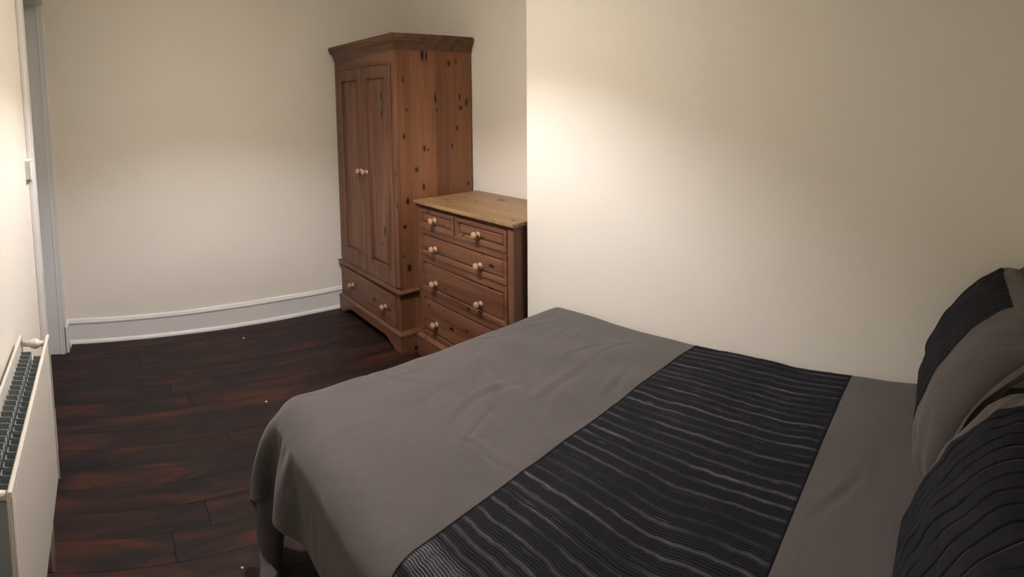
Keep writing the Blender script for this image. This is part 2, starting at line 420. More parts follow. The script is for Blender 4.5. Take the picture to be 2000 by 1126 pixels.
M_CE2 = paint('aged_brass', (0.12, 0.075, 0.03), .4, .5, 0, 0)
# doors
DM = -3.172
def door_leaf(x0, x1, z0, z1, parent, px0, px1, pz0, pz1, knobx):
    yf = WY0-.006
    mb = MB()
    th = .022
    # stiles and rails around the panel, as one frame
    for (a, b, c, d) in ((x0, px0, z0, z1), (px1, x1, z0, z1), (px0, px1, z0, pz0), (px0, px1, pz1, z1)):
        mb.box(a, b, yf, yf+th, c, d)
    dl = mb.make('door', M_WV, parent)
    pn = MB(); fielded_panel(pn, px0, px1, pz0, pz1, yf, .012, .026, .003); pn.make('panel', M_WV2, dl)
    bead = MB()
    for (a, b, c, d) in ((px0-.006, px0+.003, pz0-.006, pz1+.006), (px1-.003, px1+.006, pz0-.006, pz1+.006), (px0, px1, pz0-.006, pz0+.003), (px0, px1, pz1-.003, pz1+.006)):
        bead.box(a, b, yf-.004, yf+.004, c, d)
    bead.make('bead', M_WV, dl)
    knob(knobx, yf, 1.082, dl, .95)
    return dl
door_leaf(WX0+.048, DM-.0015, .394, 1.764, wd, WX0+.048+.075, DM-.068, .50, 1.695, DM-.035)
door_leaf(DM+.0015, WX1-.048, .394, 1.764, wd, DM+.068, WX1-.048-.060, .50, 1.695, DM+.040)
for z in (.55, 1.6):
    MB().tube((WX1-.046, WY0-.008, z-.03), (WX1-.046, WY0-.008, z+.03), .004, 8).make('hinge', M_CE2, wd)
# drawer below the ledge (front sits slightly proud)
MB().box(WX0, WX0+.05, WY0-.004, WY0+.02, ZB+.01, ZL-.02, .002).make('stile', M_WV, wd)
MB().box(WX1-.05, WX1, WY0-.004, WY0+.02, ZB+.01, ZL-.02, .002).make('stile', M_WV, wd)
dwr = MB().box(WX0+.053, WX1-.053, WY0-.010, WY0+.014, ZB+.026, ZL-.034, .004).make('drawer', M_WH, wd)
knob(-3.385, WY0-.010, .245, dwr, .95); knob(-2.925, WY0-.010, .238, dwr, .95)
MB().box(WX0+.05, WX1-.05, WY0+.004, WY0+.02, ZB+.005, ZL-.02).make('drawer_rail', M_WH, wd)

# ================================================================== CHEST OF DRAWERS
HX0, HX1, HY0, HY1, HZ = -2.675, -1.850, 1.748, 2.225, .953
bc = ((HX0+HX1)/2, (HY0+HY1)/2, 0)
ch = thing('chest_of_drawers', 'knotty pine chest of drawers with turned wooden knobs beside the wardrobe', 'chest of drawers', bc)
topk = [(x-bc[0], y-bc[1], HZ, ra, rl) for (x, y, ra, rl) in [(-2.55, 2.02, .006, .018), (-2.40, 1.975, .007, .022), (-2.575, 1.89, .008, .013), (-2.50, 1.845, .006, .017), (-1.90, 1.80, .008, .018), (-2.12, 2.00, .003, .018), (-2.33, 2.11, .02, .03), (-1.97, 2.15, .004, .02), (-2.05, 1.75, .004, .03)]]
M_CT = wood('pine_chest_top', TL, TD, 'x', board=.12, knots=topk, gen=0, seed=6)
M_CF = wood('pine_chest_front', CL, CD, 'x', gen=12.5, knotamt=.65, seed=7)
M_CV = wood('pine_chest_stile', CL, CD, 'z', gen=7, knotamt=.4, seed=8)
M_CE = wood('pine_top_edge', tuple(c*.6 for c in CL), tuple(c*.6 for c in CD), 'x', gen=0, seed=11)
# worn top board with slightly uneven edge
bm = bmesh.new(); bmesh.ops.create_grid(bm, x_segments=60, y_segments=30, size=.5)
tx0, tx1, ty0, ty1 = -2.6924, -1.8346, 1.730, HY1
vs = []; fs = []
NX, NY = 60, 24
def edge_w(s): return .0016*math.sin(s*37)+.0012*math.sin(s*83+1)
for lay, (zz, ins) in enumerate(((HZ, .002), (HZ-.003, 0), (HZ-.016, 0), (HZ-.018, .003))):
    for j in range(NY+1):
        for i in range(NX+1):
            u, v = i/NX, j/NY
            xx = tx0+ins+(tx1-tx0-2*ins)*u; yy = ty0+ins+(ty1-ty0-2*ins)*v
            if j == 0: yy += edge_w(xx)
            if i == NX: xx += edge_w(yy*1.3)
            vs.append((xx, yy, zz))
g = (NX+1)*(NY+1)
for j in range(NY):
    for i in range(NX):
        a = j*(NX+1)+i; fs.append((a, a+1, a+NX+2, a+NX+1)); b = a+3*g; fs.append((b, b+NX+1, b+NX+2, b+1))
per = [i for i in range(NX+1)] + [j*(NX+1)+NX for j in range(1, NY+1)] + [NY*(NX+1)+i for i in range(NX-1, -1, -1)] + [j*(NX+1) for j in range(NY-1, 0, -1)]
for l in range(3):
    for k in range(len(per)):
        p, q = per[k], per[(k+1) % len(per)]; fs.append((l*g+p, l*g+q, (l+1)*g+q, (l+1)*g+p))
bm.free()
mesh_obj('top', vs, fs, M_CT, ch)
tm = [(-.015, HZ-.038), (.001, HZ-.038), (.003, HZ-.034), (.008, HZ-.028), (.011, HZ-.0185), (-.015, HZ-.0185)]
moulding('top_moulding', tm, HX0, HX1, HY0, HY1-.002, M_CE, ch)
MB().box(HX1-.018, HX1, HY0+.020, HY1-.005, .10, HZ-.02).make('side_panel', M_CV, ch)
MB().box(HX0, HX0+.018, HY0+.020, HY1-.005, .10, HZ-.02).make('side_panel', M_CV, ch)
MB().box(HX0+.018, HX1-.018, HY1-.013, HY1-.005, .10, HZ-.02).make('back_panel', M_CV, ch)
for (a, b) in ((HX0, HX0+.030), (HX1-.040, HX1)):
    MB().box(a, b, HY0, HY0+.02, .10, HZ-.036, .003).make('stile', M_CV, ch)
rows = [(.800, .913), (.636, .786), (.420, .620), (.150, .404)]
for (z0, z1) in ((.786, .800), (.620, .636), (.404, .420), (.130, .150)):
    MB().box(HX0+.030, HX1-.040, HY0+.001, HY0+.03, z0, z1).make('rail', M_CF, ch)
MB().box(-2.315, -2.295, HY0+.001, HY0+.03, .800, .915).make('divider', M_CV, ch)
def drawer(x0, x1, z0, z1, kn):
    yf = HY0-.004; g = .0015; x0 += g; x1 -= g; z0 += g; z1 -= g; m = .020
    mb = MB()
    for (a, b, c, d) in ((x0, x0+m, z0, z1), (x1-m, x1, z0, z1), (x0+m, x1-m, z0, z0+m), (x0+m, x1-m, z1-m, z1)):
        mb.box(a, b, yf, yf+.02, c, d)
    dw = mb.make('drawer', M_CF, ch)
    pn = MB(); fielded_panel(pn, x0+m, x1-m, z0+m, z1-m, yf, .010, .018, .003); pn.make('panel', M_CF, dw)
    for (kx, kz) in kn: knob(kx, yf+.004, kz, dw)
XA, XB = HX0+.030, HX1-.040
drawer(XA, -2.315, *rows[0], [(-2.497, .855)]); drawer(-2.295, XB, *rows[0], [(-2.108, .850)])
for r, z in zip(rows[1:], (.690, .486, .243)): drawer(XA, XB, *r, [(-2.497, z), (-2.095, z)])
bas2 = [(-.015, .112), (.016, .112), (.017, .122), (.012, .130), (.006, .136), (.001, .142), (-.015, .142)]
moulding('base_moulding', bas2, HX0, HX1-.004, HY0, HY1-.005, M_CF, ch)
apron('apron', (HX0-.014, HY0-.014, 0), (HX1+.010, HY0-.014, 0), (0, -1, 0), .114, .02, .12, M_CF, ch)
for (x, n) in ((HX0-.014, -1), (HX1+.010, 1)):
    apron('apron', (x, HY0+.006, 0), (x, HY1-.03, 0), (n, 0, 0), .114, .02, .12, M_CV, ch)

# ================================================================== RADIATOR
RX0, RX1, RF, RB, RZ0, RZ1 = -1.727, -.980, -.220, -.310, .354, .839
br = ((RX0+RX1)/2, (RF+RB)/2, RZ0)
M_RAD = paint('radiator_enamel', (0.62, 0.59, 0.53), 0.35, 0.45, 0.03, 0.03)
M_FIN = paint('radiator_fin_metal', (0.33, 0.37, 0.385), 0.6, 0.3, 0.15, 0.1)
rd = thing('radiator', 'cream double panel radiator with fluted front and open top on the left wall', 'radiator', br)
def fluted(yf, sgn, name):
    """pressed panel: fluted face towards sgn*y, 10 mm thick, with a rolled lip on top"""
    N = 150; rows_ = [(RZ0, .0), (RZ0+.012, .003), (RZ0+.03, .006), (RZ1-.035, .006), (RZ1-.014, .003), (RZ1-.008, .0), (RZ1, .0)]
    vs = []; fs = []
    for (z, amp) in rows_:
        for i in range(N+1):
            x = RX0+(RX1-RX0)*i/N
            e = min(1, min(i, N-i)/4)
            ph = math.cos(2*math.pi*i/6)
            vs.append((x, yf+sgn*(-.004+amp*e*(.45+.3*ph)), z))
    for r in range(len(rows_)-1):
        for i in range(N): a = r*(N+1)+i; fs.append((a, a+1, a+N+2, a+N+1))
    nf = len(vs)
    # back
    vs += [(RX0, yf-sgn*.010, RZ0), (RX1, yf-sgn*.010, RZ0), (RX1, yf-sgn*.010, RZ1), (RX0, yf-sgn*.010, RZ1)]
    fs.append((nf, nf+1, nf+2, nf+3))
    top = len(rows_)-1
    fs.append(tuple([nf, ]+[i for i in range(0, N+1)]+[nf+1]))
    fs.append(tuple([nf+3, ]+[top*(N+1)+i for i in range(0, N+1)]+[nf+2]))
    fs.append(tuple([nf]+[r*(N+1) for r in range(len(rows_))]+[nf+3])); fs.append(tuple([nf+1]+[r*(N+1)+N for r in range(len(rows_))]+[nf+2]))
    o = mesh_obj(name, vs, fs, M_RAD, rd); smooth_by_angle(o, 40)
    # rolled seam lip along the top edge and down both ends
    s = MB().box(RX0-.002, RX1+.002, yf-.0070, yf+.0020, RZ1-.004, RZ1+.006, .001)
    s.box(RX1-.001, RX1+.004, yf-.003, yf+.002, RZ0, RZ1, .001).box(RX0-.004, RX0+.001, yf-.003, yf+.002, RZ0, RZ1, .001)
    s.make('seam', M_RAD, o)
    return o
fluted(RF, 1, 'front_panel'); fluted(RB, 1, 'rear_panel')
# convector fins, two rows of folded sheet channels
fin_me = None
def fin(xc, y0, y1):
    global fin_me
    w = .0135; tk = .0012
    if fin_me is None:
        mb = MB(); h0, h1 = RZ0+.05-br[2], RZ1-.036-br[2]
        L = y1-y0
        pts = [(-w, 0), (-w, L), (w*.35, L)]
        for (p, q) in zip(pts[:-1], pts[1:]):
            mb.box(min(p[0], q[0])-tk/2, max(p[0], q[0])+tk/2, min(p[1], q[1])-tk/2, max(p[1], q[1])+tk/2, h0, h1)
        fin_me = bpy.data.meshes.new('fin'); fin_me.from_pydata(mb.v, [], mb.f); fin_me.materials.append(M_FIN)
    o = bpy.data.objects.new('fin', fin_me); COL.objects.link(o); o.parent = rd
    o.location = (xc-br[0], y0-br[1], 0); return o
NF = 25
for i in range(NF):
    xc = RX0+.045+(RX1-RX0-.09)*i/(NF-1)
    fin(xc, RB+.001, RB+.034)
    o = fin(xc+.006, RF-.011, RF-.044); o.rotation_euler.z = math.pi; o.location.x = xc+.006-br[0]
# tees joining the panels at each end, top and bottom
for xe in (RX0+.018, RX1-.018):
    for zz in (RZ1-.015, RZ0+.030):
        c = MB().tube((xe, RB, zz), (xe, RF-.008, zz), .0092, 18)
        ym = (RB+RF)/2
        c.lathe((xe, ym-.022, zz), (0, 1, 0), [(.004, .0095), (.008, .0125), (.015, .0155), (.022, .0165), (.029, .0155), (.036, .0125), (.040, .0095)], 20)
        c.make('tee_connector', M_RAD, rd, True)
# valves and pipe tails at the foot, wall brackets
for xe in (RX0-.035, RX1+.035):
    s = 1 if xe > br[0] else -1
    v = MB().tube((xe, (RB+RF)/2, RZ0+.03), (xe-s*.05, (RB+RF)/2, RZ0+.03), .010).tube((xe, (RB+RF)/2, RZ0+.035), (xe, (RB+RF)/2, .0), .0075)
    v.make('pipe_tail', M_RAD, rd, True)
    MB().lathe((xe, (RB+RF)/2, RZ0+.005), (0, 0, 1), [(0, .010), (.005, .015), (.03, .015), (.035, .018), (.065, .017), (.07, .012), (.072, .003)]).make('valve', M_RAD, rd, True)
for xe in (RX0+.15, RX1-.15):
    MB().box(xe-.015, xe+.015, YL+.001, RB-.009, RZ0+.05, RZ1-.06).make('wall_bracket', M_RAD, rd)

# ================================================================== LIGHT SWITCH
sx, sz = -2.318, 1.338
sw = thing('light_switch', 'white plastic light switch on the left wall by the doorway', 'switch', (sx, YL, sz))
MB().box(sx-.036, sx+.036, YL, YL+.020, sz-.043, sz+.043, .004).make('back_box', M_PLAST, sw)
MB().box(sx-.043, sx+.043, YL+.020, YL+.027, sz-.043, sz+.043, .003).make('face_plate', M_PLAST, sw)
MB().box(sx-.012, sx+.012, YL+.026, YL+.033, sz-.018, sz+.018, .002).make('rocker', M_PLAST, sw)

# ================================================================== PAINT FLECKS on the floor
M_FLECK = paint('plaster_fleck', (0.7, 0.7, 0.68), .8, .2, 0, 0)
for (x, y, r, lab) in ((-3.425, .844, .009, 'tiny white plaster fleck on the floor near the far baseboard'), (-2.626, .750, .007, 'tiny pale fleck on the open floor halfway to the bed'), (-1.676, .366, .006, 'white crumb on the dark floor at the foot corner of the bed')):
    n = 9; vs = [(x, y, .005)]+[(x+r*random.uniform(.35, 1)*math.cos(k*2*math.pi/n), y+r*random.uniform(.5, 1.0)*math.sin(k*2*math.pi/n), .0003) for k in range(n)]
    fs = [(0, 1+k, 1+(k+1) % n) for k in range(n)]+[tuple(range(n, 0, -1))]
    tag(mesh_obj('plaster_fleck', vs, fs, M_FLECK), lab, 'debris', 'white flecks on the floorboards')

# ================================================================== BED
bx0, bx1, by0, by1 = -1.53, .40, .53, 1.78
bed = thing('bed', 'double bed with a dark base standing along the chimney breast wall under a duvet', 'bed', ((bx0+bx1)/2, (by0+by1)/2, 0))
M_MAT = paint('mattress_ticking', (0.35, 0.33, 0.31), .9, .1)
M_BASE = paint('dark_divan_fabric', (0.012, 0.011, 0.012), .95, .1)
MB().box(bx0, bx1, by0, by1, .33, .560, .05).make('mattress', M_MAT, bed, True)
MB().box(bx0+.02, bx1, by0+.03, by1-.01, .09, .33, .01).make('bed_base', M_BASE, bed)
for x in (bx0+.15, bx1-.15):
    for y in (by0+.12, by1-.12):
        MB().lathe((x, y, 0), (0, 0, 1), [(0, .02), (.01, .025), (.09, .028)], 14).make('leg', M_BASE, bed, True)

# ---- duvet: cloth relaxed over the mattress (position-based, numpy) ----
def relax_cloth():
    cell = .025
    FO, NO, WO = .45, .245, .0          # overhang at foot, near side, wall side
    X0, X1, Y0, Y1, ZTOP = -1.672, .30, .478, 1.798, .592
    nx = int(round((X1-X0+FO)/cell))+1; ny = int(round((Y1-Y0+NO+WO)/cell))+1
    a = np.linspace(X0-FO, X1, nx); b = np.linspace(Y0-NO, Y1+WO, ny)
    A, B = np.meshgrid(a, b, indexing='ij')
    P = np.stack([A, B, np.full_like(A, ZTOP+.03)], -1)
    # start overhangs already folded down a little so that they fall outwards
    ox = np.maximum(X0-A, 0); oy = np.maximum(Y0-B, 0); ow = np.maximum(B-Y1, 0)
    P[..., 0] += ox*.55; P[..., 1] += oy*.45; P[..., 2] -= ox*.8+oy*.85+ow
    P[..., 1] = np.minimum(P[..., 1], Y1+.012)
    P += rng.normal(0, .0012, P.shape)
    V = np.zeros_like(P); dt = 1/60
    ca, cb = a[1]-a[0], b[1]-b[0]; cd_ = math.hypot(ca, cb)
    R = .085
    lo = np.array([X0+R, Y0+R]); hi = np.array([2.0, 3.0])
    cage = 1.0
    def collide(P):
        # rounded slab: nearest point on inner rectangle at height ZTOP-R, cylinder rounding with plan radius too
        px, py, pz = P[..., 0], P[..., 1], P[..., 2]
        RP = .11
        cx = np.maximum(px, X0+RP); cy = np.maximum(py, Y0+RP)
        dx, dy = px-cx, py-cy; dh = np.hypot(dx, dy)+1e-9
        out = dh-(RP-R)                                  # horizontal overshoot beyond the shoulder start
        crown = (.030*np.sin(math.pi*np.clip((py-Y0)/(Y1-Y0), 0, 1))**.7+.018*np.clip((px-X0)/.9, 0, 1)*np.clip((py-Y0)/.4, 0, 1))*np.clip((px-X0)/.25, 0, 1)**.5
        zt = ZTOP+crown
        dz = pz-(zt-R)
        o = np.maximum(out, 0); zz = np.maximum(dz, 0)
        d = np.hypot(o, zz)
        inside_top = (out <= 0) & (dz < R)
        P[..., 2] = np.where(inside_top, zt, P[..., 2])
        sh = (out > 0) & (d < R)
        dd = np.maximum(d, 1e-6); no = o/dd; nz = zz/dd
        flat = zz <= 0
        no = np.where(flat, 1, no); nz = np.where(flat, 0, nz)
        pen = np.where(sh, R-np.where(flat, o, d), 0)
        P[..., 0] += pen*no*dx/dh; P[..., 1] += pen*no*dy/dh; P[..., 2] += pen*nz
        P[..., 1] = np.minimum(P[..., 1], Y1+.012)
        P[..., 2] = np.maximum(P[..., 2], .01)
        if cage < 1:                                     # the hanging corner is squeezed into a fold instead of a cone
            P[..., 0] = np.maximum(P[..., 0], X0-.045-cage*.5); P[..., 1] = np.maximum(P[..., 1], Y0-.075-cage*.5)
        return sh | inside_top
    def cons(P, sa, sb, rest, k):
        na, nb = P.shape[:2]
        for ph in (0, 1):
            if sa > 0 and sb == 0:
                i0 = np.arange(ph*sa, na-sa, 1); i0 = i0[((i0//sa) % 2) == ph]
                p, q = P[i0], P[i0+sa]
            elif sa == 0:
                j0 = np.arange(0, nb-sb); j0 = j0[((j0//sb) % 2) == ph]
                p, q = P[:, j0], P[:, j0+sb]
            else:
                i0 = np.arange(0, na-1); i0 = i0[(i0 % 2) == ph]
                if sb > 0: p, q = P[i0][:, :-1], P[i0+1][:, 1:]
                else: p, q = P[i0][:, 1:], P[i0+1][:, :-1]
            d = q-p; L = np.linalg.norm(d, axis=-1, keepdims=True)+1e-9
            c = d*(k*.5*(L-rest)/L)
            if sa > 0 and sb == 0: P[i0] += c; P[i0+sa] -= c
            elif sa == 0: P[:, j0] += c; P[:, j0+sb] -= c
            elif sb > 0:
                P[i0, :-1] += c; P[i0+1, 1:] -= c
            else:
                P[i0, 1:] += c; P[i0+1, :-1] -= c
    hold = (A > X0+.13) & (B > Y0+.12)       # lies flat: friction keeps it where it was spread
    for step in range(300):
        cage = 1.0 if step < 40 else max(0., 1-(step-40)/120)
        V[..., 2] -= 4.0*dt; V *= .97
        Q = P+V*dt
        for it in range(14):
            cons(Q, 1, 0, ca, 1); cons(Q, 0, 1, cb, 1)
            cons(Q, 1, 1, cd_, .5); cons(Q, 1, -1, cd_, .5)
            cons(Q, 3, 0, 3*ca, .08); cons(Q, 0, 3, 3*cb, .08)
            Q[..., 0] = np.where(hold, A, Q[..., 0]); Q[..., 1] = np.where(hold, B, Q[..., 1])
            c = collide(Q)
        Q[-1, :, 0] = X1
        V = (Q-P)/dt
        V[c] *= .35                                      # friction on the mattress
        P = Q
    return a, b, P
A1, B1, DP = relax_cloth()

def upsample(a, b, P, aa, bb):
    """Catmull-Rom resampling of the cloth grid at cloth coordinates aa x bb"""
    def wts(t): return np.stack([-.5*t+t*t-.5*t**3, 1-2.5*t*t+1.5*t**3, .5*t+2*t*t-1.5*t**3, -.5*t*t+.5*t**3], -1)
    def one(ax, P, xx):
        f = (xx-ax[0])/(ax[1]-ax[0]); i = np.clip(np.floor(f).astype(int), 0, len(ax)-2); w = wts(f-i)
        r = 0
        for k in range(4):
            r = r+P[np.clip(i+k-1, 0, len(ax)-1)]*w[:, k][:, None, None]
        return r
    Q = one(a, P, aa); Q = one(b, Q.transpose(1, 0, 2), bb).transpose(1, 0, 2)
    return Q
def normals(Q):
    da = np.gradient(Q, axis=0); db = np.gradient(Q, axis=1); n = np.cross(da, db)
    return n/(np.linalg.norm(n, axis=-1, keepdims=True)+1e-12)
def vnoise(x, y, seed):
    r = np.random.default_rng(seed).random((64, 64))
    xi = np.floor(x).astype(int); yi = np.floor(y).astype(int); fx = x-xi; fy = y-yi
    fx = fx*fx*(3-2*fx); fy = fy*fy*(3-2*fy); g = lambda i, j: r[i % 64, j % 64]
    return (g(xi, yi)*(1-fx)+g(xi+1, yi)*fx)*(1-fy)+(g(xi, yi+1)*(1-fx)+g(xi+1, yi+1)*fx)*fy-.5
def wrinkles(Aa, Bb):
    w = .010*vnoise(Aa*4, Bb*4, 1)+.006*vnoise(Aa*9+Bb*3, Bb*8-Aa*3, 2)
    # soft creases: short curved furrows with a fold beside them
    rc = np.random.default_rng(77)
    CR = [(-1.02, .86, .25, .16, .0045, .010), (-1.10, 1.25, 1.9, .30, .0045, .018), (-1.22, 1.02, 1.7, .26, .004, .016), (-1.35, 1.10, 2.2, .22, .0035, .016), (-.98, 1.38, 2.0, .20, .004, .014)]
    for k in range(34):
        CR.append((rc.uniform(-1.6, -.95), rc.uniform(.55, 1.7), rc.choice([1.9, 1.2, 2.4])+rc.normal(0, .35), rc.uniform(.08, .26), rc.uniform(.0012, .0032), rc.uniform(.009, .022)))
    for k in range(16):
        CR.append((rc.uniform(-.27, .05), rc.uniform(.5, 1.7), 1.6+rc.normal(0, .4), rc.uniform(.10, .24), rc.uniform(.001, .003), rc.uniform(.010, .02)))
    for (cx, cy, an, ln, am, wd2) in CR:
        u = (Aa-cx)*math.cos(an)+(Bb-cy)*math.sin(an); v = -(Aa-cx)*math.sin(an)+(Bb-cy)*math.cos(an)
        v = v+.6*u*u-.02*np.sin(u*14+cx*9)
        win = np.exp(-(u/(ln*.6))**4)
        w = w+.62*am*win*(-np.exp(-(v/wd2)**2)+.7*np.exp(-((v-wd2*1.6)/(wd2*1.1))**2))
    return w
def grid_mesh(name, Q, mat, parent, cols=None, smooth=True):
    na, nb = Q.shape[:2]; idx = np.arange(na*nb).reshape(na, nb)
    f = np.stack([idx[:-1, :-1], idx[1:, :-1], idx[1:, 1:], idx[:-1, 1:]], -1).reshape(-1, 4)
    return Q.reshape(-1, 3), f
def build_grid(name, parts, mat, parent=None, attr=None):
    vs = []; fs = []; n = 0
    for Q in parts:
        v, f = grid_mesh(None, Q, None, None); vs.append(v); fs.append(f+n); n += len(v)
    V_ = np.concatenate(vs); F_ = np.concatenate(fs)
    me = bpy.data.meshes.new(name); me.from_pydata(V_.tolist(), [], F_.tolist()); me.materials.append(mat)
    me.polygons.foreach_set('use_smooth', [True]*len(me.polygons))
    if attr is not None:
        at = me.attributes.new('silver', 'FLOAT', 'POINT'); at.data.foreach_set('value', attr.reshape(-1).astype(np.float32))
    me.update()
    o = bpy.data.objects.new(name, me); COL.objects.link(o)
    if parent is not None: o.parent = parent
    return o

def fabric(name, col, dark, rough=.85, weave=900):
    t = NT(name); v = t.coord(); n1 = t.noise(v, 5, 3); n2 = t.noise(v, weave, 2); n3 = t.noise(v, 35, 4, .6)
    t.base(t.mix(t.math('MULTIPLY_ADD', n2, .7, .0), t.mix(n1, dark, col), dark)); t.rough(rough, .15)
    t.b.inputs['Sheen Weight'].default_value = .15; t.b.inputs['Sheen Roughness'].default_value = .5
    t.bump(t.math('ADD', t.math('MULTIPLY', n3, 1.0), t.math('MULTIPLY', n2, .15)), .35, .004); return t.m
M_DUV = fabric('taupe_cotton', (0.085, 0.077, 0.075), (0.060, 0.054, 0.053))
def pleat_mat(name, base, silver):
    t = NT(name); at = t.n('ShaderNodeAttribute', attribute_name='silver'); v = t.coord()
    n2 = t.noise(v, 300, 3); n3 = t.noise(v, 45, 3)
    f = t.math('MULTIPLY', at.outputs['Fac'], t.math('MULTIPLY_ADD', n3, 1.2, .35), None, True)
    c = t.mix(f, base, silver); t.base(t.mix(t.math('MULTIPLY', n2, .6), c, (0.004, 0.004, 0.006)))
    t.rough(.8, .10); t.bump(n2, .3, .002); return t.m
M_BAND = pleat_mat('black_crinkle_pleat', (0.0045, 0.005, 0.0072), (0.150, 0.144, 0.165))

BA0, BA1 = -.900, -.300     # band limits in cloth coordinates
bfine = np.linspace(B1[0], B1[-1], 300)
def section(a0, a1, n):
    aa = np.linspace(a0, a1, n); Q = upsample(A1, B1, DP, aa, bfine); Aa, Bb = np.meshgrid(aa, bfine, indexing='ij')
    return Q, Aa, Bb
Qa, Aa, Ba = section(A1[0], BA0, 230); Qa = Qa+normals(Qa)*wrinkles(Aa, Ba)[..., None]
Qb, Ab, Bb_ = section(BA1, A1[-1], 130); Qb = Qb+normals(Qb)*wrinkles(Ab, Bb_)[..., None]
print('NRM', normals(Qa)[100, 200], Qa.min((0,1)), Qa.max((0,1)))
duv = build_grid('duvet', [Qa, Qb], M_DUV)
tag(duv, 'taupe grey double duvet with a pleated black band, spread over the bed', 'duvet')
so = duv.modifiers.new('thickness', 'SOLIDIFY'); so.thickness = .012; so.offset = -1
# pleated band
bb = np.linspace(B1[0], B1[-1], 1500); aa = np.linspace(BA0-.002, BA1+.002, 110)
Q = upsample(A1, B1, DP, aa, bb); Am, Bm = np.meshgrid(aa, bb, indexing='ij')
Nn = normals(Q); w = wrinkles(Am, Bm)
edge = np.clip(np.minimum(Am-BA0, BA1-Am)/.02, 0, 1)
wob = .016*vnoise(Am*7, Bm*3, 31)+.0045*vnoise(Am*26, Bm*14, 32)+.0030*vnoise(Am*60, Bm*22, 33)+.0012*vnoise(Am*150, Bm*60, 35)
Bw = Bm+wob
per = .0066
fine = np.abs(((Bw/per+.5*vnoise(Am*5, Bm*60, 34)) % 1)-.5)*2         # crinkle ridges
# broad raised silvery threads, unevenly spaced
pos = []; y = B1[0]+.02
r2 = np.random.default_rng(5)
while y < B1[-1]: pos.append((y, r2.uniform(.0032, .0048), r2.uniform(.28, .72))); y += r2.uniform(.029, .043)
sil = np.zeros_like(Bm)
for k, (p, wd_, am) in enumerate(pos):
    d = (Bw-p)/wd_; lenm = np.clip(.75+1.3*vnoise(Am*9+k*3.3, Bm*0+k, 40), .15, 1)
    sil = np.maximum(sil, am*np.exp(-d*d)*lenm)
# scattered short slubs
slub = np.clip((vnoise(Am*11, Bw*260, 60)-.40)*12, 0, 1); sil = np.maximum(sil, slub*.55)
near = np.clip((.615-Bm)/.03, 0, 1)*np.clip((Bm-.525)/.012, 0, 1)  # near edge: lighter threads, with the lamp's glint painted into their colour
sil = np.maximum(sil, near*np.clip(fine*1.3-.15, 0, 1)*(1.35+vnoise(Am*9, Bm*90, 71)))
h = (.0026*(fine-.5)+.0022*sil)*edge+.0005
Q = Q+Nn*(w+h)[..., None]
sil = np.clip(sil*(.75+.25*fine)+.14*np.clip(fine*1.6-.6, 0, 1), 0, 1.6)*np.clip(edge*3, 0, 1)
band = build_grid('pleated_band', [Q], M_BAND, duv, sil)
tag(band, 'black crinkle-pleated band with silvery threads')
# thin dark piping along both band seams
for av in (BA0, BA1):
    q = upsample(A1, B1, DP, np.array([av-.003, av, av+.003]), bfine); nn = normals(q)[1]; p = q[1]+nn*(wrinkles(np.array([[av]]*1).repeat(300, 1), bfine[None, :])[0][:, None]+.001)
    n = 6; vs = []; fs = []
    for i in range(len(p)):
        for k in range(n):
            th = 2*math.pi*k/n; vs.append(p[i]+.0008*(nn[i]*math.cos(th)+np.array([1., 0, 0])*math.sin(th)))
    for i in range(len(p)-1):
        for k in range(n): fs.append((i*n+k, i*n+(k+1) % n, (i+1)*n+(k+1) % n, (i+1)*n+k))
    me = bpy.data.meshes.new('seam'); me.from_pydata([tuple(v) for v in vs], [], fs); me.materials.append(M_BASE)
    o = bpy.data.objects.new('seam', me); COL.objects.link(o); o.parent = duv

